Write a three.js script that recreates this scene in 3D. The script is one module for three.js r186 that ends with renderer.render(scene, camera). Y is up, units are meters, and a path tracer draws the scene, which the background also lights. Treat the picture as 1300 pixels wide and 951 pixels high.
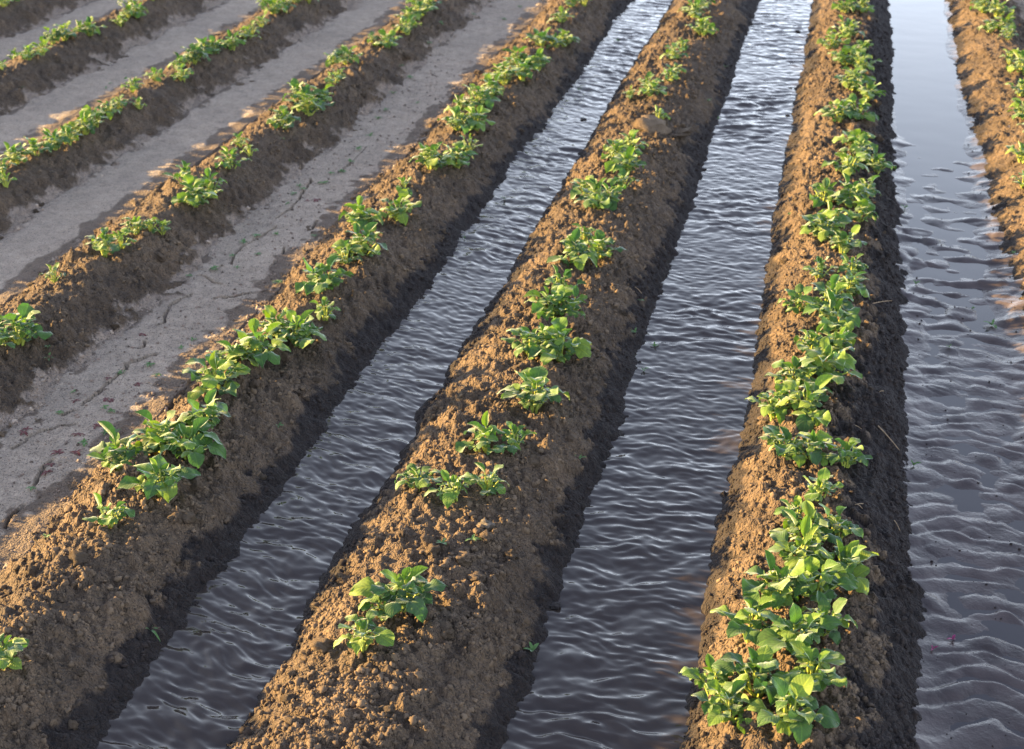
import * as THREE from 'three';
import { mergeVertices, mergeGeometries } from 'three/addons/utils/BufferGeometryUtils.js';

// ---------------------------------------------------------------- camera, sky, sun, exposure
const scene = new THREE.Scene();
const camera = new THREE.PerspectiveCamera(29.515, 1024 / 749, 0.05, 800);
camera.position.set(0, 1.795, 0);
camera.rotation.order = 'YXZ';
camera.rotation.set(-26.54 * Math.PI / 180, 12.84 * Math.PI / 180, 0);
camera.focus = 3.1; camera.userData.fStop = 7;
scene.add(camera);

const renderer = new THREE.WebGLRenderer({ antialias: true });
renderer.setSize(1024, 749);
renderer.toneMapping = THREE.LinearToneMapping;
renderer.toneMappingExposure = 5.6;
renderer.shadowMap.enabled = true;

const sunDir = new THREE.Vector3(-Math.cos(0.02), Math.tan(0.205), -Math.sin(0.02)).normalize();
{
  const W = 512, H = 256, d = new Float32Array(W * H * 4), v = new THREE.Vector3();
  const mix = (a, b, t) => a + (b - a) * t;
  for (let j = 0; j < H; j++) for (let i = 0; i < W; i++) {
    const el = ((j + 0.5) / H - 0.5) * Math.PI, az = ((i + 0.5) / W - 0.5) * 2 * Math.PI;
    v.set(Math.cos(el) * Math.cos(az), Math.sin(el), Math.cos(el) * Math.sin(az));
    const t = 1 - Math.exp(-Math.max(0, el) / 0.38), g = Math.exp(-Math.acos(Math.min(1, v.dot(sunDir))) / 0.3);
    const k = (j * W + i) * 4;
    d[k] = mix(0.74, 0.022, t) + 0.4 * g; d[k + 1] = mix(0.82, 0.044, t) + 0.27 * g; d[k + 2] = mix(0.93, 0.110, t) + 0.13 * g; d[k + 3] = 1;
  }
  const sky = new THREE.DataTexture(d, W, H, THREE.RGBAFormat, THREE.FloatType);
  sky.mapping = THREE.EquirectangularReflectionMapping; sky.magFilter = sky.minFilter = THREE.LinearFilter; sky.needsUpdate = true;
  scene.background = sky; scene.environment = sky;
}
const sun = new THREE.DirectionalLight(new THREE.Color().setRGB(1, 0.66, 0.26), 5);
sun.position.copy(sunDir).multiplyScalar(30).add(new THREE.Vector3(-1.5, 0, -5));
sun.target.position.set(-1.5, 0, -5); sun.castShadow = true; sun.shadow.radius = 1.5;
sun.shadow.mapSize.set(4096, 4096);
Object.assign(sun.shadow.camera, { left: -8, right: 8, top: 8, bottom: -8, near: 1, far: 60 });
scene.add(sun, sun.target);

// ---------------------------------------------------------------- measured places (metres)
const D = {"plants":{"R3":[[-1.415,-1.896,0.101],[-1.446,-2.386,0.087],[-1.552,-2.651,0.16],[-1.398,-2.532,0.156],[-1.404,-2.695,0.145],[-1.485,-2.717,0.128],[-1.415,-2.821,0.131],[-1.469,-3.019,0.197],[-1.443,-3.218,0.185],[-1.485,-3.177,0.122],[-1.383,-3.372,0.148],[-1.448,-3.382,0.117],[-1.37,-3.563,0.084],[-1.426,-3.721,0.142],[-1.402,-4.02,0.16],[-1.432,-3.938,0.096],[-1.501,-4.287,0.14],[-1.399,-4.391,0.13],[-1.458,-4.652,0.076],[-1.429,-4.914,0.148],[-1.356,-5.007,0.129],[-1.36,-5.203,0.083],[-1.46,-5.4,0.129],[-1.396,-5.46,0.148],[-1.453,-5.728,0.168],[-1.512,-5.658,0.115],[-1.438,-5.92,0.133],[-1.438,-6.147,0.151],[-1.389,-6.288,0.156],[-1.356,-6.501,0.142],[-1.457,-6.473,0.129],[-1.42,-6.879,0.135],[-1.334,-7.031,0.121],[-1.355,-6.912,0.097],[-1.411,-7.379,0.12],[-1.432,-7.758,0.125],[-1.383,-7.879,0.11],[-1.397,-8.211,0.131],[-1.483,-8.327,0.115]],"R2":[[-0.775,-2.104,0.105],[-0.736,-2.242,0.153],[-0.768,-2.207,0.076],[-0.84,-2.707,0.091],[-0.744,-2.668,0.097],[-0.675,-2.71,0.087],[-0.722,-2.884,0.106],[-0.661,-2.915,0.095],[-0.665,-3.151,0.184],[-0.735,-3.459,0.126],[-0.65,-3.464,0.15],[-0.705,-3.509,0.095],[-0.733,-3.732,0.138],[-0.67,-3.733,0.106],[-0.735,-3.887,0.11],[-0.74,-4.119,0.144],[-0.672,-4.198,0.126],[-0.735,-4.287,0.099],[-0.753,-4.622,0.158],[-0.713,-4.68,0.122],[-0.815,-4.782,0.108],[-0.699,-4.875,0.099],[-0.712,-5.034,0.141],[-0.775,-5.187,0.116],[-0.734,-5.281,0.123],[-0.684,-5.735,0.075],[-0.751,-6.053,0.132],[-0.85,-6.073,0.072],[-0.802,-6.246,0.088],[-0.713,-6.356,0.096],[-0.709,-6.47,0.084],[-0.748,-6.757,0.109],[-0.73,-6.951,0.089],[-0.668,-7.323,0.147],[-0.754,-7.693,0.163],[-0.741,-7.933,0.125],[-0.811,-8.34,0.131],[-0.804,-8.658,0.135]],"R1":[[-0.105,-2.177,0.098],[-0.024,-2.138,0.126],[0.074,-2.168,0.118],[-0.068,-2.073,0.109],[0.038,-2.04,0.129],[-0.048,-2.311,0.126],[0.038,-2.269,0.128],[0.087,-2.319,0.103],[0.0,-2.407,0.134],[0.072,-2.438,0.123],[0.031,-2.534,0.127],[0.119,-2.523,0.135],[0.044,-2.621,0.13],[0.109,-2.675,0.098],[0.023,-2.706,0.083],[0.064,-2.815,0.096],[0.12,-3.013,0.1],[0.042,-3.012,0.108],[-0.02,-3.013,0.119],[0.022,-3.244,0.149],[-0.06,-3.273,0.126],[-0.016,-3.397,0.119],[0.059,-3.436,0.168],[0.087,-3.617,0.125],[0.019,-3.61,0.109],[0.075,-3.759,0.159],[-0.029,-3.906,0.102],[0.058,-3.899,0.133],[0.113,-4.043,0.118],[0.023,-4.148,0.098],[0.117,-4.21,0.094],[0.021,-4.505,0.14],[0.14,-4.715,0.113],[0.089,-4.395,0.117],[0.046,-4.613,0.112],[0.011,-4.833,0.122],[0.103,-4.844,0.148],[0.157,-4.98,0.108],[0.089,-5.185,0.158],[0.198,-5.37,0.125],[0.13,-5.45,0.128],[0.117,-5.539,0.154],[0.042,-5.894,0.145],[0.118,-5.96,0.152],[0.156,-6.303,0.132],[0.086,-6.385,0.189],[0.117,-6.805,0.164],[0.05,-6.853,0.144],[-0.015,-7.153,0.127],[0.056,-7.408,0.17],[0.129,-7.098,0.111],[0.029,-8.001,0.124],[0.122,-8.058,0.141],[0.078,-8.481,0.148],[0.03,-8.693,0.134]],"R0":[[0.772,-8.204,0.165],[0.751,-8.472,0.119],[0.837,-7.773,0.134],[0.77,-7.747,0.102],[0.848,-7.567,0.092],[0.853,-6.873,0.162],[0.814,-7.037,0.094],[0.793,-6.103,0.127],[0.737,-5.531,0.115],[0.723,-5.262,0.083],[0.818,-6.5,0.114],[0.834,-8.113,0.139],[0.82,-5.832,0.134],[0.76,-5.128,0.119],[0.842,-8.706,0.149]],"R4":[[-2.16,-3.226,0.157],[-2.179,-3.176,0.084],[-2.275,-3.633,0.065],[-2.213,-3.849,0.107],[-2.186,-3.915,0.084],[-2.197,-4.038,0.086],[-2.136,-4.107,0.071],[-2.172,-4.09,0.061],[-2.144,-4.38,0.148],[-2.139,-4.506,0.119],[-2.245,-4.528,0.105],[-2.164,-4.761,0.114],[-2.226,-4.989,0.071],[-2.163,-4.938,0.058],[-2.166,-5.308,0.136],[-2.146,-5.538,0.178],[-2.139,-5.697,0.13],[-2.229,-5.65,0.118],[-2.179,-5.947,0.088],[-2.239,-6.312,0.129],[-2.361,-6.471,0.1],[-2.181,-6.028,0.076],[-2.263,-6.769,0.076],[-2.165,-6.719,0.127],[-2.166,-7.062,0.133],[-2.213,-7.265,0.121],[-2.191,-7.4,0.163],[-2.198,-7.593,0.125],[-2.259,-7.926,0.13],[-2.307,-7.735,0.126]],"R5":[[-2.91,-4.429,0.066],[-2.967,-4.511,0.079],[-2.985,-4.636,0.115],[-2.967,-4.744,0.105],[-2.943,-4.848,0.131],[-2.944,-4.952,0.109],[-2.943,-5.084,0.154],[-2.947,-5.193,0.113],[-2.954,-5.326,0.096],[-2.946,-5.409,0.084],[-2.898,-5.485,0.065],[-3.005,-5.656,0.094],[-3.004,-5.875,0.09],[-2.913,-5.961,0.104],[-2.982,-6.081,0.107],[-2.969,-6.209,0.152],[-2.998,-6.386,0.118],[-2.953,-6.413,0.118],[-2.921,-6.56,0.12],[-2.92,-6.731,0.107],[-2.933,-6.848,0.078],[-2.946,-7.01,0.087],[-2.982,-7.283,0.132],[-2.958,-7.383,0.116],[-2.957,-7.55,0.118],[-2.921,-7.654,0.102],[-3.245,-7.811,0.1],[-2.943,-7.874,0.122]],"R6":[[-3.93,-6.241,0.08],[-3.765,-6.086,0.102],[-3.74,-6.173,0.095],[-3.813,-6.411,0.114],[-3.785,-6.472,0.122],[-3.728,-6.625,0.124],[-3.774,-6.614,0.093],[-3.689,-6.884,0.087],[-3.724,-7.039,0.106],[-3.706,-7.114,0.122],[-3.826,-7.283,0.109],[-3.767,-7.436,0.111],[-3.765,-5.845,0.071],[-4.114,-8.028,0.113]],"R7":[[-4.485,-7.091,0.1],[-4.487,-7.211,0.085],[-4.811,-7.869,0.105]]},"cracks":[[[-1.845,-5.254],[-1.843,-5.131],[-1.854,-5.068]],[[-1.926,-4.954],[-1.895,-4.756],[-1.886,-4.634],[-1.897,-4.521]],[[-1.865,-4.438],[-1.882,-4.354],[-1.899,-4.288],[-1.91,-4.217],[-1.906,-4.144],[-1.888,-4.083]],[[-1.903,-4.051],[-1.909,-4.014]],[[-1.956,-3.956],[-1.92,-3.95],[-1.879,-3.919],[-1.846,-3.906]],[[-1.751,-4.529],[-1.737,-4.451],[-1.751,-4.432]],[[-1.772,-4.271],[-1.756,-4.2]],[[-1.755,-4.142],[-1.75,-4.086]],[[-1.689,-3.902],[-1.728,-3.867],[-1.769,-3.839],[-1.808,-3.804],[-1.82,-3.795]],[[-1.908,-3.807],[-1.924,-3.765],[-1.936,-3.718],[-1.917,-3.655],[-1.899,-3.587],[-1.905,-3.556]],[[-1.827,-3.383],[-1.847,-3.352],[-1.868,-3.326],[-1.886,-3.312],[-1.867,-3.264],[-1.87,-3.233],[-1.88,-3.185],[-1.876,-3.142],[-1.875,-3.094],[-1.882,-3.054]],[[-1.887,-3.016],[-1.902,-2.981]],[[-1.85,-2.948],[-1.874,-2.929],[-1.891,-2.903],[-1.915,-2.88],[-1.93,-2.859],[-1.93,-2.821],[-1.941,-2.793]],[[-1.809,-2.754],[-1.81,-2.717],[-1.802,-2.672],[-1.792,-2.64]],[[-1.897,-3.461],[-1.889,-3.418],[-1.893,-3.407]],[[-1.771,-2.552],[-1.77,-2.509],[-1.759,-2.455]]],"weeds":[[-1.815,-3.042,2.2],[-1.786,-3.03,2],[-1.771,-2.849,2.4],[-1.747,-2.918,2.2],[-1.725,-2.928,2.4],[-1.815,-3.317,3],[-1.762,-3.257,2],[-1.864,-3.244,2.2],[-1.939,-3.108,2],[-1.917,-2.991,2],[-1.933,-4.783,3],[-1.869,-4.928,3.5],[-1.909,-4.863,3],[-1.842,-5.071,3],[-1.914,-4.824,2.4],[-1.918,-4.679,2],[-1.898,-4.537,2.2],[-1.92,-4.268,3],[-1.9,-4.334,3],[-1.842,-4.371,2.4],[-1.911,-4.143,2.4],[-1.914,-4.0,3],[-1.857,-4.055,2.4],[-1.831,-4.176,2.8],[-1.671,-3.953,3],[-1.713,-4.393,2],[-1.945,-4.873,2.6],[-1.878,-5.043,3],[-1.85,-5.201,3.4],[-1.868,-5.356,3],[-1.882,-5.554,3],[-1.973,-6.19,3.4],[-1.982,-6.476,3.4],[-2.061,-7.103,3],[-1.927,-5.807,3],[-2.062,-6.609,3],[-2.095,-7.459,3],[-2.024,-7.872,3.4],[-2.12,-8.063,3],[-1.827,-7.815,3],[-1.817,-8.175,3],[-1.777,-3.444,2.4],[-1.766,-3.502,2],[-2.096,-3.264,2.2],[-1.981,-3.95,2.2],[-2.272,-3.918,2],[-2.138,-5.209,2.2],[-1.829,-6.087,2.6],[-1.931,-5.933,2.8],[-3.632,-5.785,3],[-3.352,-6.09,3],[-3.324,-5.995,2.5],[-1.63,-2.411,2.2],[-1.79,-2.622,2.2]],"red":[[-1.809,-2.891,2.6],[-1.787,-2.944,2.8],[-1.807,-2.787,3],[-1.765,-2.8,2.6],[-1.841,-3.102,2.6],[-1.824,-3.096,2],[-1.912,-3.067,2],[-1.952,-2.867,2.8],[-1.953,-2.884,2],[-1.792,-3.195,2.2],[-1.825,-4.736,3],[-1.926,-3.494,2.4],[-1.791,-2.698,2.4],[-1.801,-2.735,2],[-1.889,-3.208,1.8],[-1.856,-4.72,2]],"mudw":[[0.294,-3.217,2.5],[0.308,-5.157,2.4],[0.547,-4.149,3.2],[0.329,-4.414,2.2],[0.412,-3.947,1.6],[0.496,-4.259,1.8],[0.648,-4.695,1.8]],"bank":[[-0.53,-6.26,2.6],[-0.471,-6.147,2.2],[-0.512,-6.94,2.4],[-0.51,-4.029,2.2],[-0.493,-3.797,2.6],[-0.431,-3.772,2.2],[-0.44,-3.609,2],[-0.475,-2.27,2.4],[-1.158,-6.496,2.6],[-1.134,-7.501,2.6],[-0.925,-7.513,2.4],[-0.513,-2.993,2],[-0.101,-4.829,2],[-1.154,-4.93,2.2],[-1.195,-4.5,1.8],[-1.291,-2.979,2]],"mag":[[0.356,-2.513,2],[0.315,-2.466,1.6]],"spots":{"slab":[-0.67,0.092,-5.607],"stake":[-0.763,0.095,-3.786],"grass":[-1.251,0.034,-2.149],"white":[-0.65,0.088,-2.586],"cl1":[-0.754,0.096,-2.48],"cl2":[-0.731,0.096,-2.444],"cl3":[-0.635,0.085,-2.536],"cl4":[-0.573,0.064,-2.513],"cl5":[-0.663,0.091,-2.44],"cl6":[-0.622,0.082,-2.394],"cl7":[-0.632,0.084,-2.186],"cl8":[-0.864,0.072,-2.12],"cl9":[-1.444,0.1,-2.239],"sp1":[-0.719,0.096,-2.481],"sp2":[-0.663,0.091,-2.521],"sprR4":[-2.067,0.04,-3.211]},"lumps":{"lump1":[-0.176,-6.286],"lump2":[-0.19,-6.755],"lump3":[-0.457,-5.454],"lump4":[-0.468,-5.352],"lump5":[-1.053,-6.024],"lump6":[-1.131,-7.509],"lump7":[-0.208,-7.943],"lump8":[-0.946,-2.984],"lump9":[-0.464,-3.053],"lump10":[-0.463,-2.447]},"straw":[[[0.185,0.072,-3.914],[0.269,0.018,-4.212]],[[0.198,0.066,-3.167],[0.291,-0.001,-3.212]]]};

// ---------------------------------------------------------------- noise and helpers
let seed = 12345;
const rnd = () => { seed = (seed + 0x6D2B79F5) | 0; let t = Math.imul(seed ^ (seed >>> 15), 1 | seed); t = (t + Math.imul(t ^ (t >>> 7), 61 | t)) ^ t; return ((t ^ (t >>> 14)) >>> 0) / 4294967296; };
const rr = (a, b) => a + (b - a) * rnd();
const hash = (x, y, s) => { let h = Math.imul(x, 374761393) ^ Math.imul(y, 668265263) ^ Math.imul(s, 1274126177); h = Math.imul(h ^ (h >>> 13), 1274126177); h ^= h >>> 16; h = Math.imul(h, 2246822519); return ((h ^ (h >>> 15)) >>> 0) / 4294967296; };
const fade = t => t * t * t * (t * (t * 6 - 15) + 10);
function N(x, y, s = 0) {                       // value noise, -1..1
  const i = Math.floor(x), j = Math.floor(y), u = fade(x - i), v = fade(y - j);
  const a = hash(i, j, s), b = hash(i + 1, j, s), c = hash(i, j + 1, s), d = hash(i + 1, j + 1, s);
  return 2 * (a + (b - a) * u + (c - a) * v + (a - b - c + d) * u * v) - 1;
}
function G(x, y, s = 0) {                       // gradient noise, about -0.7..0.7
  const i = Math.floor(x), j = Math.floor(y), fx = x - i, fy = y - j, u = fade(fx), v = fade(fy);
  const g = (a, b, dx, dy) => { const t = hash(a, b, s) * 6.2831853; return Math.cos(t) * dx + Math.sin(t) * dy; };
  const a = g(i, j, fx, fy), b = g(i + 1, j, fx - 1, fy), c = g(i, j + 1, fx, fy - 1), d = g(i + 1, j + 1, fx - 1, fy - 1);
  return a + (b - a) * u + (c - a) * v + (a - b - c + d) * u * v;
}
function cells(x, y, size, s, prob) {           // scattered rounded lumps, 0..1 of their size
  const X = x / size, Y = y / size, i = Math.floor(X), j = Math.floor(Y); let m = 0;
  for (let a = i - 1; a <= i + 1; a++) for (let b = j - 1; b <= j + 1; b++) {
    const p = hash(a, b, s); if (p > prob) continue;
    const r = 0.3 + 0.4 * hash(a, b, s + 1), dx = X - a - hash(a, b, s + 2), dy = Y - b - hash(a, b, s + 3), q = 1 - (dx * dx + dy * dy) / (r * r);
    if (q > 0) { const h = Math.sqrt(q) * r; if (h > m) m = h; }
  }
  return m;
}
const clamp = (x, a, b) => Math.min(b, Math.max(a, x)), step = (a, b, x) => { const t = clamp((x - a) / (b - a), 0, 1); return t * t * (3 - 2 * t); };

const taken = {};
function numbered(n) { const k = taken[n] = (taken[n] ?? -1) + 1; return k ? n + '_' + String(k).padStart(3, '0') : n; }
function tag(o, label, category, group, kind) {
  o.name = numbered(o.name); o.userData = { label, category };
  if (group) o.userData.group = group;
  if (kind) o.userData.kind = kind;
  o.traverse(c => { c.castShadow = c.receiveShadow = true; });
  scene.add(o); return o;
}
function mesh(name, geo, mat) { const m = new THREE.Mesh(geo, mat); m.name = name; return m; }
function tile(n, fn, color) {                   // tiling texture from fn(u, v)
  const d = new Uint8Array(n * n * 4);
  for (let j = 0; j < n; j++) for (let i = 0; i < n; i++) { const c = fn(i / n, j / n), k = (j * n + i) * 4; for (let q = 0; q < 3; q++) d[k + q] = clamp(Math.round((c.length ? c[q] : c) * 255), 0, 255); d[k + 3] = 255; }
  const t = new THREE.DataTexture(d, n, n); t.wrapS = t.wrapT = THREE.RepeatWrapping; t.magFilter = THREE.LinearFilter; t.minFilter = THREE.LinearMipmapLinearFilter; t.generateMipmaps = true;
  if (color) t.colorSpace = THREE.SRGBColorSpace; t.needsUpdate = true; return t;
}
function wrapN(u, v, f, s) {                    // value noise that tiles
  const x = u * f, y = v * f, i = Math.floor(x), j = Math.floor(y), a = fade(x - i), b = fade(y - j), m = q => ((q % f) + f) % f;
  const h = (p, q) => hash(m(p), m(q), s);
  return h(i, j) * (1 - a) * (1 - b) + h(i + 1, j) * a * (1 - b) + h(i, j + 1) * (1 - a) * b + h(i + 1, j + 1) * a * b;
}
function crumbs(u, v, f, s, prob) {             // tiling scatter of round grains
  const X = u * f, Y = v * f, i = Math.floor(X), j = Math.floor(Y), m = q => ((q % f) + f) % f; let h = 0;
  for (let a = i - 1; a <= i + 1; a++) for (let b = j - 1; b <= j + 1; b++) {
    const A = m(a), B = m(b); if (hash(A, B, s) > prob) continue;
    const r = 0.35 + 0.4 * hash(A, B, s + 1), dx = X - a - hash(A, B, s + 2), dy = Y - b - hash(A, B, s + 3), q = 1 - (dx * dx + dy * dy) / (r * r);
    if (q > 0) h = Math.max(h, Math.sqrt(q) * r / 0.75);
  }
  return h;
}
const grain = tile(1024, (U, V) => { const u = U + 0.012 * (wrapN(U, V, 60, 21) - 0.5) + 0.006 * (wrapN(U, V, 130, 23) - 0.5), v = V + 0.012 * (wrapN(U, V, 60, 22) - 0.5) + 0.006 * (wrapN(U, V, 130, 24) - 0.5); return 0.42 * crumbs(u, v, 56, 11, 0.6) + 0.3 * crumbs(u, v, 110, 15, 0.7) + 0.14 * wrapN(u, v, 40, 2) + 0.14 * wrapN(u, v, 230, 3); });
const fine = tile(512, (u, v) => 0.3 * wrapN(u, v, 32, 1) + 0.35 * wrapN(u, v, 80, 2) + 0.35 * wrapN(u, v, 170, 3));
const specks = tile(512, (u, v) => { const a = 0.86 + 0.1 * wrapN(u, v, 24, 4) + 0.12 * (wrapN(u, v, 120, 5) - 0.5), b = wrapN(u, v, 200, 6); const k = b > 0.9 ? 1.1 : b < 0.16 ? 0.55 : 1; return [a * k, a * k * 0.985, a * k * 0.97]; }, true);
for (const t of [grain, specks, fine]) t.repeat.set(2.2, 2.2);

function rowsOf(s0, s1, k) { const a = []; for (let s = s0; s < s1; s += Math.max(0.004, k * s)) a.push(s); a.push(s1); return a; }
function sheet(x0, x1, dx, ss, height, color) { // a sheet over x and the distance s = -z along the rows
  const nx = Math.ceil((x1 - x0) / dx) + 1, ns = ss.length, pos = new Float32Array(nx * ns * 3), uv = new Float32Array(nx * ns * 2), col = color ? new Float32Array(nx * ns * 3) : null, c = [0, 0, 0];
  let p = 0, q = 0;
  for (let j = 0; j < ns; j++) for (let i = 0; i < nx; i++) {
    const x = x0 + (x1 - x0) * i / (nx - 1), s = ss[j], y = height(x, s);
    pos[p] = x; pos[p + 1] = y; pos[p + 2] = -s;
    if (col) { color(x, s, y, c); col[p] = c[0]; col[p + 1] = c[1]; col[p + 2] = c[2]; }
    p += 3; uv[q++] = x; uv[q++] = s;
  }
  const idx = new Uint32Array((nx - 1) * (ns - 1) * 6); let k = 0;
  for (let j = 0; j < ns - 1; j++) for (let i = 0; i < nx - 1; i++) { const a = j * nx + i, b = a + 1, d = a + nx, e = d + 1; idx[k++] = a; idx[k++] = b; idx[k++] = d; idx[k++] = b; idx[k++] = e; idx[k++] = d; }
  const g = new THREE.BufferGeometry();
  g.setAttribute('position', new THREE.BufferAttribute(pos, 3)); g.setAttribute('uv', new THREE.BufferAttribute(uv, 2));
  if (col) g.setAttribute('color', new THREE.BufferAttribute(col, 3));
  g.setIndex(new THREE.BufferAttribute(idx, 1)); g.computeVertexNormals(); return g;
}

// ---------------------------------------------------------------- ridges
const soilMat = new THREE.MeshStandardMaterial({ color: 0xffffff, map: specks, vertexColors: true, roughness: 0.95, bumpMap: grain, bumpScale: 0.012 });
// centre, base edges, height, columns, first row, water on either side (0 dry, 1 water, 2 mud)
const R = {
  R0: { c: 0.83, l: 0.61, r: 1.11, h: 0.1, dx: 0.007, s0: 2.2, wet: [2, 0], seed: 11 },
  R1: { c: 0.045, l: -0.153, r: 0.285, h: 0.102, e: [2.2, 2.2], dx: 0.0042, s0: 1.5, wet: [1, 2], seed: 23 },
  R2: { c: -0.735, l: -0.975, r: -0.466, h: 0.096, e: [2.4, 2.3], dx: 0.0042, s0: 1.5, wet: [1, 1], seed: 37 },
  R3: { c: -1.45, l: -1.73, r: -1.210, h: 0.102, e: [2, 1.75], dx: 0.0049, s0: 1.4, wet: [0, 1], seed: 41 },
  R4: { c: -2.225, l: -2.505, r: -1.945, h: 0.1, dx: 0.007, s0: 1.8, wet: [0, 0], seed: 59 },
  R5: { c: -2.99, l: -3.27, r: -2.71, h: 0.1, dx: 0.009, s0: 2.6, wet: [0, 0], seed: 61 },
  R6: { c: -3.78, l: -4.06, r: -3.5, h: 0.1, dx: 0.010, s0: 3.6, wet: [0, 0], seed: 73 },
  R7: { c: -4.53, l: -4.81, r: -4.25, h: 0.1, dx: 0.012, s0: 4.6, wet: [0, 0], seed: 83 },
  R8: { c: 1.57, l: 1.29, r: 1.85, h: 0.1, dx: 0.014, s0: 2.5, wet: [0, 0], seed: 97 },
};
function ridgeBase(q, x, s) {                   // smooth shape; returns height, how far out of the crest (0..1..)
  const side = x > q.c ? 1 : 0, w0 = side ? q.r - q.c : q.c - q.l, S = q.seed * 7 + side;
  const A = q.wet[side] ? 0.5 : 1, w = w0 + A * 0.018 * N(s / 1.1, 0.5, S + 12) + A * 0.026 * N(s / 0.42, 0.5, S) + A * 0.014 * N(s / 0.13, 0.5, S + 3) + 0.008 * N(s / 0.045, 0.5, S + 5);
  const d = Math.abs(x - q.c), t = d / w, h = q.h * (1 + 0.14 * N(s / 0.55, 0.5, S - side + 9) + 0.08 * N(s / 0.2, 0.5, S - side + 10));
  if (!q.wet[side]) return [t < 1 ? h * (0.5 + 0.5 * Math.cos(Math.PI * t)) - 0.004 * t : -0.004 - 0.3 * (d - w), t];
  const e = q.e ? q.e[side] : 2;
  return [t < 1 ? h * (1 - Math.pow(t, e)) : Math.max(-0.075, -(e * h / w) * (d - w)), t];
}
function ridgeY(q, x, s) {
  const [b, t] = ridgeBase(q, x, s), S = q.seed, k = 1 - 0.45 * step(0.45, 0.95, t);
  const patch = step(-0.35, 0.45, N(x / 0.16, s / 0.16, S + 20)), wx = x + 0.008 * G(x / 0.022, s / 0.022, S + 26), ws = s + 0.008 * G(x / 0.022, s / 0.022, S + 27);
  let y = b + k * 0.014 * G(x / 0.13, s / 0.13, S + 21) + k * 0.013 * G(x / 0.042, s / 0.042, S + 22) + k * 0.009 * G(x / 0.018, s / 0.018, S + 24) + 0.004 * G(x / 0.0095, s / 0.0095, S + 25);
  y += k * (0.032 * cells(wx, ws, 0.052, S + 30, 0.1 + 0.3 * patch) * (0.2 + 0.8 * patch) + 0.018 * cells(wx, ws, 0.026, S + 40, 0.25 + 0.35 * patch) + 0.009 * cells(wx, ws, 0.0135, S + 50, 0.5));
  return y;
}
const wetLine = (q, x, s) => 0.034 + 0.016 * N(s / 0.7, x / 0.7, q.seed + 63) + 0.014 * N(s / 0.2, x / 0.3, q.seed + 60) + 0.014 * N(s / 0.05, x / 0.05, q.seed + 61) + 0.012 * N(s / 0.02, x / 0.02, q.seed + 62);
function ridgeColor(q, x, s, y, c) {
  const n = 0.5 + 0.3 * N(x / 0.13, s / 0.13, q.seed + 70) + 0.25 * N(x / 0.03, s / 0.03, q.seed + 71);
  const m = 0.5 + 0.5 * N(x / 0.4, s / 0.4, q.seed + 72), k = clamp(n, 0, 1);
  let r = 0.080 + 0.105 * k, g = 0.056 + 0.073 * k, b = 0.035 + 0.043 * k;
  r *= 0.9 + 0.15 * m; g *= 0.9 + 0.16 * m; b *= 0.9 + 0.18 * m;
  const w = q.wet[x > q.c ? 1 : 0];
  if (w) { const f = step(0.004, -0.006, y - wetLine(q, x, s) * (w === 2 ? 1.1 : 1) - (w === 2 && x > q.c ? 0.052 : q === R.R1 ? 0.014 : 0)); r += (0.027 - r) * f; g += (0.019 - g) * f; b += (0.015 - b) * f; }
  else {                                        // washed silt lying in patches on the foot of the dry flanks
    const f = step(-0.05, 0.12, N(x / 0.09, s / 0.12, q.seed + 64) * 0.5 + N(x / 0.03, s / 0.03, q.seed + 65) * 0.35 + ((x < q.c ? 0.008 : 0.030) - y) * 22 - 0.1);
    r += (0.38 - r) * f; g += (0.305 - g) * f; b += (0.235 - b) * f;
  }
  c[0] = r; c[1] = g; c[2] = b;
}
const ridgeWords = {
  R0: 'crumbly brown soil ridge beyond the muddy furrow', R1: 'brown soil ridge between the muddy furrow and a rippling channel', R2: 'brown soil ridge between the two rippling channels',
  R3: 'brown soil ridge between a rippling channel and the cracked dry furrow', R4: 'brown soil ridge on the far bank of the cracked dry furrow', R5: 'brown soil ridge with dense plants between smooth dry furrows',
  R6: 'brown soil ridge beyond two smooth dry furrows', R7: 'brown soil ridge at the far edge of the dry furrows', R8: 'bare brown soil ridge past the muddy furrow',
};
for (const [key, q] of Object.entries(R)) {
  const ss = rowsOf(q.s0, 10, key < 'R4' ? 0.0026 : 0.0032); for (let s = 10.1; s < 15; s += 0.1) ss.push(s);
  const m = mesh('soil_ridge', sheet(q.l - 0.09, q.r + 0.09, q.dx, ss, (x, s) => ridgeY(q, x, s), (x, s, y, c) => ridgeColor(q, x, s, y, c)), soilMat);
  tag(m, ridgeWords[key], 'soil ridge', null, 'structure');
}

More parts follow.
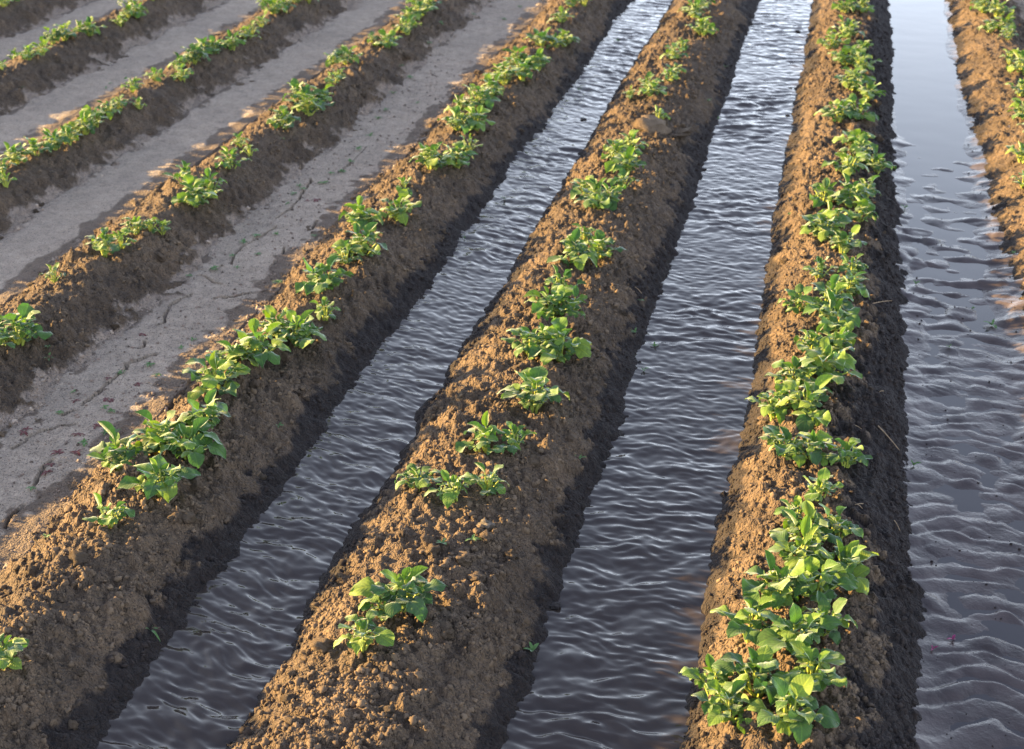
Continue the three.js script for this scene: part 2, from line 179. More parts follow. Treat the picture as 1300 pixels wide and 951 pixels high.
// ---------------------------------------------------------------- dry furrows
const siltMat = new THREE.MeshStandardMaterial({ color: 0xffffff, map: specks, vertexColors: true, roughness: 0.9, bumpMap: grain, bumpScale: 0.006 });
function crackDepth(x, z) {
  let best = 1;
  for (const line of D.cracks) for (let i = 0; i < line.length - 1; i++) {
    const [ax, az] = line[i], [bx, bz] = line[i + 1], ux = bx - ax, uz = bz - az;
    if (x < Math.min(ax, bx) - 0.05 || x > Math.max(ax, bx) + 0.05 || z < Math.min(az, bz) - 0.05 || z > Math.max(az, bz) + 0.05) continue;
    const t = clamp(((x - ax) * ux + (z - az) * uz) / (ux * ux + uz * uz), 0, 1), d = Math.hypot(x - ax - t * ux, z - az - t * uz);
    if (d < best) best = d;
  }
  return best;
}
function furrowY(f, x, s) {
  const e = (x - (f.x0 + f.x1) / 2) / ((f.x1 - f.x0) / 2);
  let y = 0.009 + 0.003 * Math.pow(Math.abs(e), 3) + 0.012 * step(0.45, 0.8, Math.abs(e)) * G(x / 0.09, s / 0.09, f.seed + 12) + 0.007 * G(x / 0.22, s / 0.3, f.seed) + 0.007 * G(x / 0.07, s / 0.09, f.seed + 1) + 0.0022 * G(x / 0.02, s / 0.022, f.seed + 2);
  y += 0.004 * cells(x, s, 0.016, f.seed + 4, 0.12) - 0.07 * step(0.9, 1, Math.abs(e)) + f.lumps * 0.011 * cells(x, s, 0.06, f.seed + 6, 0.3);
  if (f.cracks) {
    const wx = x + 0.012 * G(x / 0.05, s / 0.05, 7) + 0.003 * N(x / 0.015, s / 0.015, 8), wz = -s + 0.010 * G(x / 0.035, s / 0.035, 9), d = crackDepth(wx, wz), w = 0.0032 + 0.0018 * N(s / 0.09, 0, 10);
    if (d < 0.05) { y += 0.0015 * step(0.035, 0.008, d); y -= 0.026 * step(w + 0.0025, w * 0.4, d); }
  }
  return y;
}
const furrows = [
  { x0: -2.04, x1: -1.635, dx: 0.0034, s0: 1.6, k: 0.0017, seed: 201, cracks: true, lumps: 0.7, label: 'dry pale silt furrow floor with long jagged cracks' },
  { x0: -2.80, x1: -2.42, dx: 0.007, s0: 2.4, k: 0.003, seed: 211, lumps: 0.45, label: 'smooth dry pale silt furrow floor beside the cracked one' },
  { x0: -3.58, x1: -3.18, dx: 0.009, s0: 3.4, k: 0.004, seed: 221, lumps: 0.5, label: 'narrow dry silt furrow floor two ridges past the cracked one' },
  { x0: -4.34, x1: -3.97, dx: 0.011, s0: 4.4, k: 0.004, seed: 231, lumps: 0.5, label: 'dry silt furrow floor at the far edge of the field' },
  { x0: 1.02, x1: 1.38, dx: 0.012, s0: 2.2, k: 0.005, seed: 241, lumps: 0.5, label: 'dry silt furrow floor past the muddy furrow ridge' },
];
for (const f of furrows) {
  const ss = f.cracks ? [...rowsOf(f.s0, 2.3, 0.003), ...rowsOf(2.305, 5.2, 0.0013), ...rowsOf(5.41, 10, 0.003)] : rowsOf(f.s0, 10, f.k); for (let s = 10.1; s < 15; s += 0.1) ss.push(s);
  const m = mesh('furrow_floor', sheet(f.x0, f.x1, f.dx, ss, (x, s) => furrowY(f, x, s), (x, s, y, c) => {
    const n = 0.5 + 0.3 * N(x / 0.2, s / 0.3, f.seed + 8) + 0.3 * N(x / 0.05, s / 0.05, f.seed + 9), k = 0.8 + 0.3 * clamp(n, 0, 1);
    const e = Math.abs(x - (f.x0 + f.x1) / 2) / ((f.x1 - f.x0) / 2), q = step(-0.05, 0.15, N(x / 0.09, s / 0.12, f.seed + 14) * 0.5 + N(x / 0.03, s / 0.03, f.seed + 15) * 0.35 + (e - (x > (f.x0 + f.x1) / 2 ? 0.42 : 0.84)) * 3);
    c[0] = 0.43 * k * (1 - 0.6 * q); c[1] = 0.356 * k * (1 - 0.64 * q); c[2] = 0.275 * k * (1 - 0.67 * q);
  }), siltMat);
  tag(m, f.label, 'furrow', null, 'structure');
}

// ---------------------------------------------------------------- water and mud
const waterMat = new THREE.MeshPhysicalMaterial({ color: new THREE.Color().setRGB(0.046, 0.036, 0.030), roughness: 0.02, ior: 1.33, specularIntensity: 1 });
function waveY(x, s, S, slant) {
  const wx = x + 0.03 * G(x / 0.2, s / 0.25, S + 1), ws = s + slant * x + 0.035 * G(x / 0.14, s / 0.16, S + 2), a = Math.max(0.4, 0.75 + 0.85 * N(x / 0.34, s / 0.5, S + 9));
  const sharp = 0.35 - Math.abs(G(wx / 0.2, ws / 0.085, S + 3));
  return 1.95 * a * (0.0045 * sharp + 0.0036 * G(wx / 0.13, ws / 0.05, S + 4) + 0.0019 * G(wx / 0.055, ws / 0.03, S + 5) - 0.0022 * Math.abs(G(wx / 0.06, ws / 0.028, S + 6))) + 0.0026 * G(wx / 0.028, ws / 0.016, S + 7) - 0.001 * Math.abs(G(wx / 0.04, ws / 0.02, S + 8));
}
for (const [x0, x1, S, slant, label] of [[-1.27, -0.91, 301, 0.25, 'rippling brown irrigation water reflecting pale sky beside the cracked furrow ridge'], [-0.54, -0.09, 311, -0.12, 'wider rippling irrigation water channel beside the densely planted ridge']]) {
  const ss = rowsOf(1.5, 10, 0.0015); for (let s = 10.02; s < 15; s += 0.04) ss.push(s);
  tag(mesh('channel_water', sheet(x0, x1, 0.0058, ss, (x, s) => waveY(x, s, S, slant) * (0.85 + 0.15 * step(0.06, 0.14, Math.min(x - x0, x1 - x)))), waterMat), label, 'water', null, 'structure');
}
const mudMat = new THREE.MeshPhysicalMaterial({ color: 0xffffff, vertexColors: true, roughness: 0.26, ior: 1.34, bumpMap: fine, bumpScale: 0.0008 });
function mudY(x, s) {
  const S = 401, e = (x - 0.45) / 0.18;
  const wx = x + 0.03 * G(x / 0.15, s / 0.15, S), ph = (s + 0.075 * G(x / 0.16, s / 0.2, S + 1) + 0.02 * G(x / 0.05, s / 0.06, S + 11) + 0.25 * Math.abs(wx - 0.45)) / 0.064;
  const u = ph - Math.floor(ph), saw = u < 0.76 ? Math.sin(u / 0.76 * Math.PI / 2) : Math.cos((u - 0.76) / 0.24 * Math.PI / 2);
  const near = step(4.6, 3.4, s + 0.3 * N(x / 0.2, s / 0.3, S + 2)), mid = step(6.4, 4.3, s + 0.5 * N(x / 0.25, s / 0.35, S + 3));
  const mounds = Math.max(0, G(x / 0.12, s / 0.075, S + 4)) * 0.03 + 0.013 * cells(x + 0.02 * G(x / 0.05, s / 0.05, S + 8), s, 0.075, S + 5, 0.5);
  let y = -0.0016 + 0.011 * Math.pow(Math.abs(e), 4) - 0.006 * step(4.5, 7, s);
  y += near * (0.0074 * saw * (0.55 + 0.55 * hash(Math.floor(ph), Math.floor(x / 0.13 + 3 * hash(Math.floor(ph), 1, S)), S)) * Math.max(0, 0.6 + 0.8 * N(x / 0.06, s / 0.06, S + 6)) + 0.0042 * cells(wx, s, 0.06, S + 14, 0.4) + 0.0006 + 0.003 * G(x / 0.1, s / 0.1, S + 12)) + (1 - near) * mid * (mounds * 1.15 - 0.0008) + 0.0016 * G(x / 0.05, s / 0.05, S + 7) + 0.0006 * G(x / 0.012, s / 0.012, S + 9);
  y += 0.007 * step(0.55, 1.0, e + 0.25 * N(s / 0.2, x / 0.2, S + 10)) ;
  return y;
}
{
  const ss = rowsOf(1.8, 10, 0.0014); for (let s = 10.05; s < 15; s += 0.05) ss.push(s);
  tag(mesh('mud_furrow', sheet(0.16, 0.74, 0.005, ss, mudY, (x, s, y, c) => { const k = 0.85 + 0.2 * N(x / 0.1, s / 0.1, 420) + 0.15 * N(x / 0.02, s / 0.02, 421); c[0] = 0.082 * k; c[1] = 0.064 * k; c[2] = 0.057 * k; }), mudMat), 'wet grey mud furrow floor with transverse ripple marks', 'mud', null, 'structure');
  const pond = new THREE.MeshPhysicalMaterial({ color: new THREE.Color().setRGB(0.04, 0.034, 0.035), roughness: 0.02, ior: 1.33 });
  const ps = []; for (let s = 1.8; s < 15; s += 0.02) ps.push(s);
  tag(mesh('puddle_water', sheet(0.16, 0.74, 0.02, ps, (x, s) => 0.0003 * G(x / 0.2, s / 0.12, 430) + 0.00012 * G(x / 0.05, s / 0.045, 431)), pond), 'still shallow puddle water lying in the muddy furrow', 'water', null, 'structure');
}
{
  const g = new THREE.PlaneGeometry(600, 600); g.rotateX(-Math.PI / 2);
  const m = mesh('ground', g, new THREE.MeshStandardMaterial({ color: new THREE.Color().setRGB(0.2, 0.145, 0.105), roughness: 1 })); m.position.y = -0.09;
  tag(m, 'bare brown field soil stretching away under the ridges', 'ground', null, 'structure');
}
console.log('ground done');

// ---------------------------------------------------------------- crumbs and clods of soil
function lump(detail, s, amp) {
  let g = new THREE.IcosahedronGeometry(1, detail); g.deleteAttribute('uv'); g.deleteAttribute('normal'); g = mergeVertices(g, 1e-4);
  const p = g.attributes.position;
  for (let i = 0; i < p.count; i++) {
    const x = p.getX(i), y = p.getY(i), z = p.getZ(i), k = 1 + amp * (N(x * 1.4 + z * 0.8 + 5, y * 1.4 + z * 1.1, s) + 0.75 * N(x * 2.7 + z * 1.9, y * 2.7 - z * 2.2, s + 1) + 0.55 * N(x * 5 + z * 4, y * 5 + z * 4.5, s + 2) + (detail > 2 ? 0.35 * N(x * 10 + z * 8, y * 10 - z * 9, s + 3) : 0));
    p.setXYZ(i, x * k, y * k * 0.8, z * k);
  }
  g.computeVertexNormals();
  const uv = new Float32Array(p.count * 2); for (let i = 0; i < p.count; i++) { uv[2 * i] = p.getX(i) * 0.1 + p.getZ(i) * 0.07; uv[2 * i + 1] = p.getY(i) * 0.1 + p.getZ(i) * 0.07; }
  g.setAttribute('uv', new THREE.BufferAttribute(uv, 2));
  return g;
}
const crumbGeo = lump(1, 500, 0.42);
const crumbMat = new THREE.MeshStandardMaterial({ color: 0xffffff, roughness: 1 });
const place = { R0: 'the ridge beyond the muddy furrow', R1: 'the ridge between muddy furrow and rippling channel', R2: 'the ridge between the two rippling channels', R3: 'the ridge between cracked dry furrow and channel', R4: 'the far bank ridge of the cracked dry furrow', R5: 'the ridge between smooth dry furrows', R6: 'the ridge beyond two smooth dry furrows', R7: 'the farthest dry ridge' };
const dummy = new THREE.Object3D(), tint = new THREE.Color();
for (const [key, n, far] of [['R0', 6000, 9], ['R1', 26000, 8], ['R2', 28000, 8], ['R3', 27000, 8.5], ['R4', 15000, 8.5], ['R5', 7000, 9], ['R6', 3000, 9]]) {
  const q = R[key], im = new THREE.InstancedMesh(crumbGeo, crumbMat, n); im.name = 'soil_crumbs';
  for (let i = 0; i < n;) {
    const s = q.s0 + 0.1 + (far - q.s0) * Math.pow(rnd(), 1.5), x = rr(q.l + 0.01, q.r - 0.01), t = ridgeBase(q, x, s)[1];
    if (t > 0.97 || rnd() < 0.4 * t || N(x / 0.09, s / 0.09, q.seed + 90) + 0.5 * N(x / 0.03, s / 0.03, q.seed + 91) < rr(-1, 0.5)) continue;
    const r = 0.0013 + 0.0055 * Math.pow(rnd(), 6), y = ridgeY(q, x, s), c = [0, 0, 0]; ridgeColor(q, x, s, y, c);
    dummy.position.set(x, y + r * 0.05, -s); dummy.rotation.set(rr(0, 6), rr(0, 6), rr(0, 6)); dummy.scale.set(r * rr(0.8, 1.3), r * rr(0.7, 1.1), r * rr(0.8, 1.3)); dummy.updateMatrix();
    im.setMatrixAt(i, dummy.matrix); const k = rr(0.8, 1.15); im.setColorAt(i, tint.setRGB(c[0] * k, c[1] * k, c[2] * k)); i++;
  }
  tag(im, 'fine loose soil crumbs scattered over ' + place[key], 'soil crumbs', null, 'stuff');
}
{
  const n = 4200, im = new THREE.InstancedMesh(crumbGeo, crumbMat, n), f = furrows[0]; im.name = 'silt_crumbs';
  for (let i = 0; i < n; i++) {
    const s = 1.9 + 5 * Math.pow(rnd(), 1.3), e = (rnd() < 0.5 ? -1 : 1) * (1 - Math.pow(rnd(), 1.6)), x = (f.x0 + f.x1) / 2 + e * (f.x1 - f.x0) / 2, r = 0.0012 + 0.004 * Math.pow(rnd(), 4), k = rr(0.3, 1);
    dummy.position.set(x, furrowY(f, x, s) + r * 0.1, -s); dummy.rotation.set(rr(0, 6), rr(0, 6), rr(0, 6)); dummy.scale.setScalar(r); dummy.updateMatrix();
    im.setMatrixAt(i, dummy.matrix); im.setColorAt(i, tint.setRGB(0.30 * k, 0.23 * k, 0.18 * k));
  }
  tag(im, 'fine loose crumbs scattered over the cracked dry furrow', 'soil crumbs', null, 'stuff');
  const m = 260, im2 = new THREE.InstancedMesh(crumbGeo, crumbMat, m); im2.name = 'mud_specks';
  for (let i = 0; i < m; i++) {
    let s, x; do { s = 2.1 + 4 * rnd(); x = rr(0.32, 0.62); } while (mudY(x, s) < 0.001); const r = 0.0008 + 0.0022 * Math.pow(rnd(), 3);
    dummy.position.set(x, Math.max(0, mudY(x, s)) + r * 0.3, -s); dummy.rotation.set(rr(0, 6), rr(0, 6), rr(0, 6)); dummy.scale.setScalar(r); dummy.updateMatrix();
    im2.setMatrixAt(i, dummy.matrix); im2.setColorAt(i, tint.setRGB(0.03, 0.022, 0.02));
  }
  tag(im2, 'dark specks of soil dotted over the wet mud', 'soil specks', null, 'stuff');
}
const clodGeos = [510, 520, 530, 540, 550, 560].map(s => lump(2, s, 0.46));
const clodMats = [[0.155, 0.108, 0.067], [0.13, 0.091, 0.056], [0.17, 0.12, 0.074], [0.115, 0.081, 0.050]].map(c => new THREE.MeshStandardMaterial({ color: new THREE.Color().setRGB(...c), roughness: 1, bumpMap: grain, bumpScale: 0.006 }));
const wetClod = new THREE.MeshStandardMaterial({ color: new THREE.Color().setRGB(0.03, 0.022, 0.018), roughness: 0.8, bumpMap: grain, bumpScale: 0.003 });
const paleClod = new THREE.MeshStandardMaterial({ color: new THREE.Color().setRGB(0.27, 0.225, 0.17), roughness: 1, bumpMap: grain, bumpScale: 0.006 });
function clod(x, y, s, r, mat, label, group, sc = [1, 1, 1], name = 'soil_clod') {
  const m = mesh(name, clodGeos[Math.floor(rnd() * 6)], mat); m.position.set(x, y + r * 0.3 * sc[1], -s);
  m.rotation.set(rr(-0.4, 0.4), rr(0, 6.28), rr(-0.4, 0.4)); m.scale.set(r * sc[0] * rr(0.85, 1.2), r * sc[1], r * sc[2] * rr(0.85, 1.2));
  return tag(m, label, 'clod', group);
}
for (const [key, n, far] of [['R1', 34, 6.5], ['R2', 60, 6.5], ['R3', 60, 6.5], ['R4', 40, 6.5], ['R5', 14, 7]]) {
  const q = R[key];
  for (let i = 0; i < n;) {
    const s = q.s0 + 0.3 + (far - q.s0) * Math.pow(rnd(), 1.3), x = rr(q.l + 0.03, q.r - 0.03), t = ridgeBase(q, x, s)[1];
    if (t > 0.85 || N(x / 0.2, s / 0.2, q.seed + 95) < rr(-0.6, 0.4)) continue;
    const r = 0.005 + 0.008 * Math.pow(rnd(), 2.5) + 0.0008 * s;
    clod(x, ridgeY(q, x, s), s, r, clodMats[Math.floor(rnd() * 4)], 'small crumbly brown soil clod lying on ' + place[key], 'clods on ' + place[key]); i++;
  }
}
const sp = D.spots, onR = (q, p) => ridgeY(q, p[0], -p[2]);
clod(sp.slab[0] - 0.02, onR(R.R2, sp.slab), 5.585, 0.055, clodMats[2], 'large flat cracked soil slab on the ridge between the channels', null, [1.1, 0.5, 0.9], 'soil_slab');
clod(sp.slab[0] + 0.10, onR(R.R2, sp.slab) - 0.02, 5.62, 0.04, clodMats[3], 'smaller grey soil slab beside the large flat one', null, [1.1, 0.45, 1], 'soil_slab');
clod(sp.stake[0], onR(R.R2, sp.stake) + 0.012, 3.755, 0.026, clodMats[2], 'upright orange brown soil chunk under potato leaves between the channels', null, [0.7, 1.9, 0.7]);
clod(sp.white[0], onR(R.R2, sp.white), -sp.white[2], 0.014, paleClod, 'pale whitish clod on the ridge between the channels', null);
for (const [k, r, w] of [['cl1', 0.018, 'upright egg shaped'], ['cl2', 0.015, 'rounded'], ['cl3', 0.013, 'round golden'], ['cl4', 0.012, 'round'], ['cl5', 0.017, 'broad crusty'], ['cl6', 0.016, 'wide crumbling'], ['cl7', 0.015, 'jagged'], ['cl8', 0.015, 'tall sunlit'], ['cl9', 0.016, 'knobbly']])
  clod(sp[k][0], onR(k === 'cl9' ? R.R3 : R.R2, sp[k]), -sp[k][2], r, clodMats[Math.floor(rnd() * 4)], w + ' brown soil clod ' + { cl1: 'beside a tiny weed sprout between the channels', cl2: 'touching the egg shaped clod', cl3: 'just below the pale whitish clod', cl4: 'next to the wet bank between the channels', cl5: 'in the middle of the ridge between the channels', cl6: 'lower down from the broad crusty clod', cl7: 'at the foot of the ridge between the channels', cl8: 'on the water edge under a potato plant', cl9: 'on the ridge by the cracked dry furrow' }[k], null, k === 'cl1' ? [0.8, 1.3, 0.8] : [1, 0.9, 1]);
for (const [x, z] of Object.values(D.lumps)) clod(x, 0, -z, rr(0.006, 0.012), wetClod, 'black wet soil lump at the edge of a rippling channel', 'wet lumps at the water edges', [1.2, 0.6, 1]);
console.log('clods done');

// ---------------------------------------------------------------- potato plants
const leafTex = tile(128, (u, v) => {
  const a = Math.abs(u - 0.5), q = (v - a * 0.75) * 7, f = Math.abs(q - Math.round(q)), mid = step(0.035, 0.012, a), side = step(0.10, 0.03, f) * step(0.48, 0.2, a);
  const n = 0.84 + 0.14 * wrapN(u, v, 10, 601) + 0.1 * (wrapN(u, v, 40, 602) - 0.5), k = Math.max(mid, side * 0.4);
  return [n * 0.86 + k * 0.22, n * 0.9 + k * 0.12, n * 0.8 + k * 0.12];
}, true);
const leafBump = tile(128, (u, v) => { const a = Math.abs(u - 0.5), q = (v - a * 0.75) * 7, f = Math.abs(q - Math.round(q)); return 0.25 + 0.55 * Math.sqrt(f * 2) * step(0.0, 0.12, a) + 0.15 * wrapN(u, v, 20, 603); });
const leafMats = [[0.150, 0.33, 0.014], [0.105, 0.265, 0.016], [0.23, 0.40, 0.016], [0.072, 0.205, 0.018], [0.29, 0.43, 0.020], [0.054, 0.165, 0.022]].map(c => new THREE.MeshPhysicalMaterial({ color: new THREE.Color().setRGB(...c), map: leafTex, bumpMap: leafBump, bumpScale: 0.0008, roughness: 0.9, transmission: 0.5, thickness: 0, clearcoat: 0.1, clearcoatRoughness: 0.4, side: THREE.DoubleSide }));
const stemMat = new THREE.MeshPhysicalMaterial({ color: new THREE.Color().setRGB(0.36, 0.42, 0.07), roughness: 0.55 });
function bladeGeo(o) {                          // unit long oval blade: along +z from the origin, +y its upper face
  const nl = 6, nw = 4, pos = [], uv = [], idx = [];
  for (let j = 0; j <= nl; j++) {
    const t = j / nl, w = o.w * Math.pow(Math.sin(Math.PI * clamp(Math.pow(t, o.p) * 0.985 + 0.012, 0, 1)), 0.62);
    for (let i = 0; i <= nw; i++) {
      const u = i / nw * 2 - 1, x = u * w * Math.cos(o.fold * 0.6);
      let y = Math.abs(u) * w * o.fold - o.curl * t * t + o.arch * Math.sin(Math.PI * t) + o.wave * Math.sin(t * 9 + u * 2 + o.ph) * Math.abs(u) + o.roll * u * u * w * Math.sin(Math.PI * t) + o.twist * u * w * t;
      pos.push(x, y, t - 0.25 * o.curl * t * t); uv.push(i / nw, t);
    }
  }
  for (let j = 0; j < nl; j++) for (let i = 0; i < nw; i++) { const a = j * (nw + 1) + i, b = a + 1, c = a + nw + 1, d = c + 1; idx.push(a, c, b, b, c, d); }
  const g = new THREE.BufferGeometry(); g.setAttribute('position', new THREE.Float32BufferAttribute(pos, 3)); g.setAttribute('uv', new THREE.Float32BufferAttribute(uv, 2)); g.setIndex(idx); g.computeVertexNormals(); return g;
}
const blades = []; for (let i = 0; i < 14; i++) blades.push(bladeGeo({ w: rr(0.36, 0.45), p: rr(0.78, 0.98), fold: rr(0.0, 0.42), curl: rr(0.0, 0.45), arch: rr(0, 0.14), wave: rr(0.04, 0.11), roll: rr(-0.7, 0.25), twist: rr(-0.4, 0.4), ph: rr(0, 6) }));
const folded = []; for (let i = 0; i < 4; i++) folded.push(bladeGeo({ w: rr(0.28, 0.34), p: rr(0.85, 1), fold: rr(0.7, 1.2), curl: rr(-0.15, 0.25), arch: 0.03, wave: 0.02, roll: 0, twist: rr(-0.3, 0.3), ph: rr(0, 6) }));
function stemGeo(p0, p1, p2, r0, r1) {
  const nr = 5, ns = 4, pos = [], idx = [], a = new THREE.Vector3(), T = new THREE.Vector3(), U = new THREE.Vector3(), V = new THREE.Vector3();
  for (let j = 0; j <= ns; j++) {
    const t = j / ns; a.copy(p0).multiplyScalar((1 - t) * (1 - t)).addScaledVector(p1, 2 * t * (1 - t)).addScaledVector(p2, t * t);
    T.copy(p1).sub(p0).multiplyScalar(1 - t).addScaledVector(p2, t).addScaledVector(p1, -t).normalize(); U.set(T.y, -T.x, 0.01).cross(T).normalize(); V.crossVectors(T, U);
    const r = r0 + (r1 - r0) * t;
    for (let i = 0; i < nr; i++) { const w = i / nr * 6.2832; pos.push(a.x + r * (U.x * Math.cos(w) + V.x * Math.sin(w)), a.y + r * (U.y * Math.cos(w) + V.y * Math.sin(w)), a.z + r * (U.z * Math.cos(w) + V.z * Math.sin(w))); }
  }
  for (let j = 0; j < ns; j++) for (let i = 0; i < nr; i++) { const p = j * nr + i, q = j * nr + (i + 1) % nr; idx.push(p, q, p + nr, q, q + nr, p + nr); }
  const g = new THREE.BufferGeometry(); g.setAttribute('position', new THREE.Float32BufferAttribute(pos, 3)); g.setIndex(idx); g.computeVertexNormals(); return g;
}
const bm = new THREE.Matrix4(), bx = new THREE.Vector3(), by = new THREE.Vector3(), bz = new THREE.Vector3();
function leaf(parent, at, dir, up, len, geos = blades, mats = leafMats) {
  const m = mesh('leaf', geos[Math.floor(rnd() * geos.length)], mats[Math.floor(rnd() * mats.length)]);
  bz.copy(dir).normalize(); bx.crossVectors(up, bz); if (bx.lengthSq() < 1e-4) bx.set(1, 0, 0.1); bx.normalize(); by.crossVectors(bz, bx);
  bm.makeBasis(bx, by, bz); m.quaternion.setFromRotationMatrix(bm); m.position.copy(at); m.scale.set(len * rr(0.9, 1.1), len, len); parent.add(m);
}
const vec = (x, y, z) => new THREE.Vector3(x, y, z), UP = vec(0, 1, 0);
let own = leafMats;
function potato(W) {
  const g = new THREE.Group(); g.name = 'potato_plant'; const v = Math.floor(rnd() * 3); own = [leafMats[v], leafMats[v + 1], leafMats[v + 2], leafMats[Math.floor(rnd() * 6)]];
  const n = clamp(Math.round(3.5 + W * 66), 4, 14), a0 = rr(0, 6.28), L0 = clamp(W * 0.44, 0.02, 0.048);
  for (let k = 0; k < n; k++) {
    const inner = k < n * 0.35, az = a0 + k * 2.4 + rr(-0.5, 0.5), out = vec(Math.cos(az), 0, Math.sin(az)), side = vec(-out.z, 0, out.x);
    const tilt = inner ? rr(0.05, 0.5) : rr(0.65, 1.15), L = (inner ? rr(0.34, 0.58) : rr(0.34, 0.54)) * W * 0.95 + 0.012;
    const p0 = out.clone().multiplyScalar(W * rr(0.02, 0.1)); p0.y = -0.012;
    const p2 = p0.clone().addScaledVector(out, Math.sin(tilt) * L * 0.8).addScaledVector(UP, Math.cos(tilt) * L * 0.95 + 0.018).addScaledVector(side, rr(-0.1, 0.1) * L);
    const p1 = p0.clone().addScaledVector(UP, (p2.y - p0.y) * 0.65).addScaledVector(out, Math.sin(tilt) * L * 0.25);
    const r = 0.0015 + 0.0085 * Math.min(W, 0.16) * rr(0.8, 1.2), st = mesh('stem', stemGeo(p0, p1, p2, r * 1.35, r * 0.75), stemMat);
    const fwd = p2.clone().sub(p1).normalize(), el = inner ? rr(0.3, 1.2) : rr(-0.45, 0.5);
    const dir = out.clone().multiplyScalar(Math.cos(el)).addScaledVector(UP, Math.sin(el)).addScaledVector(side, rr(-0.4, 0.4));
    const up = UP.clone().multiplyScalar(1).addScaledVector(out, -0.6 * Math.sin(el) - 0.1).addScaledVector(side, rr(-0.35, 0.35));
    const young = inner && rnd() < 0.4;
    leaf(st, p2, dir, up, L0 * rr(0.85, 1.2) * (inner ? 0.95 : 1), young ? folded : blades, own);
    for (const [t, k2] of W > 0.085 ? [[0.45, 0.5], [0.68, 0.64], [0.87, 0.74]] : W > 0.05 ? [[0.62, 0.6], [0.85, 0.72]] : [[0.8, 0.6]]) for (const sg of [-1, 1]) {
      if (rnd() < 0.22) continue;
      const at = p0.clone().multiplyScalar((1 - t) * (1 - t)).addScaledVector(p1, 2 * t * (1 - t)).addScaledVector(p2, t * t);
      leaf(st, at, side.clone().multiplyScalar(sg * rr(0.7, 1)).addScaledVector(out, rr(0.1, 0.6)).addScaledVector(UP, rr(-0.15, 0.65)), UP.clone().addScaledVector(side, -sg * 0.4).addScaledVector(out, rr(-0.3, 0.3)), L0 * k2 * rr(0.7, 1.1), blades, own);
    }
    g.add(st);
  }
  for (let k = 0; k < 3; k++) {                 // young leaves in the middle
    const az = rr(0, 6.28), out = vec(Math.cos(az), 0, Math.sin(az)), p2 = out.clone().multiplyScalar(W * 0.1).addScaledVector(UP, W * rr(0.25, 0.5) + 0.01), st = mesh('stem', stemGeo(vec(0, -0.01, 0), vec(0, W * 0.15, 0), p2, 0.0025, 0.0016), stemMat);
    leaf(st, p2, out.clone().multiplyScalar(0.5).addScaledVector(UP, rr(0.5, 1)), UP.clone().addScaledVector(out, -0.8), L0 * rr(0.5, 0.8), folded, [leafMats[0], leafMats[2]]); g.add(st);
  }
  return g;
}
const size = w => w < 0.075 ? ['small young', 'small'] : w < 0.125 ? ['leafy', 'middling'] : ['large bushy', 'bushy'];
let nLeaf = 0, nTri = 0;
const apart = (list, x, z) => list.reduce((m, [a, b]) => a === x && b === z ? m : Math.min(m, Math.hypot(a - x, b - z)), 9) > 0.17;
for (const [key, list] of Object.entries(D.plants)) for (const [x, z, w] of list) {
  const q = R[key], [a, b] = size(w), g = potato(clamp(w, 0.045, 0.17) * 0.76);
  g.position.set(x, ridgeBase(q, x, -z)[0] + 0.004, z); g.rotation.set(rr(-0.08, 0.08), rr(0, 6), rr(-0.08, 0.08));
  g.traverse(() => nLeaf++);
  const lone = apart(list, x, z) ? 'standing apart' : 'growing clumped';
  tag(g, `${a} potato plant ${lone} on ${place[key]}`, 'plant', `${b} potato plants ${lone} on ${place[key]}`);
}
console.log('plant meshes', nLeaf);

// ---------------------------------------------------------------- weeds, litter, straw
const weedMat = new THREE.MeshPhysicalMaterial({ color: new THREE.Color().setRGB(0.10, 0.21, 0.05), roughness: 0.85, transmission: 0.35, thickness: 0, side: THREE.DoubleSide });
const redMat = new THREE.MeshPhysicalMaterial({ color: new THREE.Color().setRGB(0.13, 0.030, 0.028), roughness: 0.85, transmission: 0.2, thickness: 0, side: THREE.DoubleSide });
const pinkMat = new THREE.MeshPhysicalMaterial({ color: new THREE.Color().setRGB(0.30, 0.03, 0.12), roughness: 0.8, transmission: 0.3, thickness: 0, side: THREE.DoubleSide });
const narrow = [0, 1, 2].map(() => bladeGeo({ w: rr(0.13, 0.2), p: 0.95, fold: rr(0.1, 0.4), curl: rr(0.1, 0.5), arch: 0.05, wave: 0.02, roll: 0, twist: 0.1, ph: rr(0, 6) }));
const grassBl = [0, 1].map(() => bladeGeo({ w: 0.075, p: 0.8, fold: 0.5, curl: rr(0.35, 0.7), arch: 0.1, wave: 0, roll: 0, twist: rr(-0.3, 0.3), ph: 0 }));
function weed(x, y, z, r, mat, label, group, geos = narrow, n = 6, lift = 0.5) {
  const g = new THREE.Group(); g.name = mat === weedMat ? 'weed_seedling' : 'fallen_leaflets';
  const a0 = rr(0, 6.28);
  for (let k = 0; k < n; k++) { const az = a0 + k * 2.4 + rr(-0.3, 0.3), out = vec(Math.cos(az), 0, Math.sin(az)); leaf(g, vec(0, 0.001, 0), out.clone().addScaledVector(UP, lift * rr(0.4, 1.6)), UP.clone().addScaledVector(out, -0.5), r * rr(0.6, 1.1), geos, [mat]); }
  g.position.set(x, y, z); return tag(g, label, mat === weedMat ? 'weed' : 'leaf litter', group);
}
const floorAt = (x, s) => { let y = 0; for (const f of furrows) if (x > f.x0 && x < f.x1) y = Math.max(y, furrowY(f, x, s)); for (const q of Object.values(R)) if (x > q.l - 0.08 && x < q.r + 0.08) y = Math.max(y, ridgeY(q, x, s)); return y; };
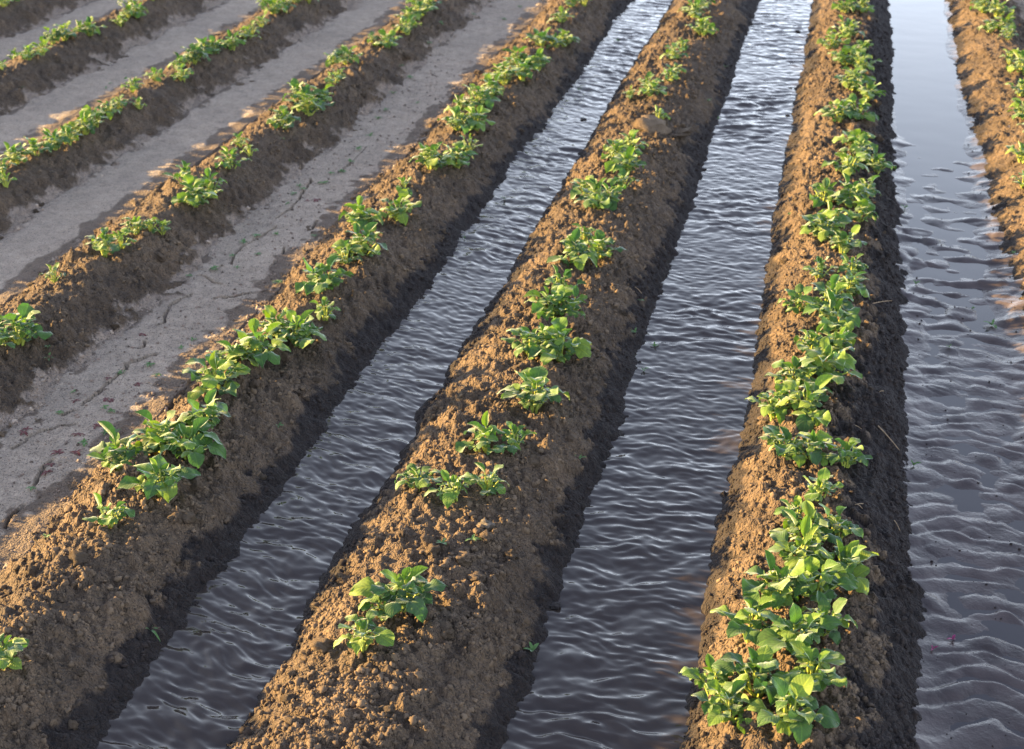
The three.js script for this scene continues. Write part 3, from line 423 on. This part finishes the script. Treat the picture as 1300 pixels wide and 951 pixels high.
for (const [x, z, c] of D.weeds) weed(x, floorAt(x, -z), z, c * 0.0075, weedMat, x > -2.2 ? 'tiny green weed seedling sprouting in the cracked dry furrow' : 'tiny green weed seedling in a smooth dry furrow', x > -2.2 ? 'weed seedlings in the cracked furrow' : 'weed seedlings in the smooth furrows', narrow, 5 + Math.floor(rnd() * 4));
for (const [x, z, c] of D.red) weed(x, floorAt(x, -z), z, c * 0.0085, redMat, 'dark red withered leaflets lying on the cracked dry furrow', 'red withered leaflets in the cracked furrow', narrow, 5, 0.15);
for (const [x, z, c] of D.mudw) weed(x, Math.max(0, mudY(x, -z), x < 0.34 ? ridgeY(R.R1, x, -z) : -1, x > 0.55 ? ridgeY(R.R0, x, -z) : -1), z, c * 0.009, weedMat, 'tiny green weed seedling rooted at the edge of the muddy furrow', 'weed seedlings by the muddy furrow', narrow, 4, 1);
for (const [x, z, c] of D.bank) weed(x, Math.max(0.001, ...['R1', 'R2', 'R3'].map(k => x > R[k].l - 0.08 && x < R[k].r + 0.08 ? ridgeY(R[k], x, -z) : 0)), z, c * 0.009, weedMat, 'tiny green weed sprout at the waterline of a rippling channel', 'weed sprouts at the channel waterlines', narrow, 4, 0.9);
for (const [x, z, c] of D.mag) weed(x, Math.max(0, mudY(x, -z)), z, c * 0.008, pinkMat, 'tiny magenta leaflets on the wet rippled mud', 'magenta leaflets on the mud', narrow, 3, 0.8);
for (const k of ['sp1', 'sp2', 'sprR4']) { const p = sp[k]; weed(p[0], onR(k === 'sprR4' ? R.R4 : R.R2, p), p[2], 0.022, weedMat, { sp1: 'tiny green weed sprout beside the egg shaped clod', sp2: 'tiny yellowish weed sprout next to the pale whitish clod', sprR4: 'lone tiny weed sprout on the bank ridge of the cracked furrow' }[k], null, narrow, 4, 0.9); }
weed(sp.grass[0], onR(R.R3, sp.grass) - 0.004, sp.grass[2], 0.042, weedMat, 'green grass seedling with arching blades on the wet bank of a channel', null, grassBl, 5, 1);
const strawMat = new THREE.MeshStandardMaterial({ color: new THREE.Color().setRGB(0.34, 0.24, 0.14), roughness: 0.8 });
function straw(a, b, r, label, group) { const g = stemGeo(a, a.clone().lerp(b, 0.5).add(vec(0, 0.006, 0.004)), b, r, r * 0.7), m = mesh('dry_straw', g, strawMat); return tag(m, label, 'straw', group); }
straw(vec(0.185, ridgeY(R.R1, 0.185, 4.02) + 0.006, -4.02), vec(0.245, 0.062, -4.13), 0.0013, 'long pale dry straw leaning over the shaded flank of the planted ridge');
straw(vec(0.20, ridgeY(R.R1, 0.20, 3.27) + 0.004, -3.27), vec(0.255, 0.045, -3.22), 0.0017, 'brown dry straw pointing down to the muddy furrow edge');
for (const key of ['R1', 'R2', 'R3', 'R4']) for (let i = 0; i < 7; i++) {
  const q = R[key], s = rr(2.1, 5.5), x = rr(q.l + 0.04, q.r - 0.04), az = rr(0, 6.28), l = rr(0.012, 0.035), x2 = x + l * Math.cos(az), s2 = s + l * Math.sin(az);
  straw(vec(x, ridgeY(q, x, s) + 0.003, -s), vec(x2, ridgeY(q, x2, s2) + 0.003, -s2), 0.0011, 'short bit of dry straw lying on ' + place[key], 'bits of straw on ' + place[key]);
}
scene.traverse(o => { if (o.isMesh && !o.isInstancedMesh) nTri += (o.geometry.index ? o.geometry.index.count : o.geometry.attributes.position.count) / 3; });
console.log('triangles', nTri);
renderer.render(scene, camera);
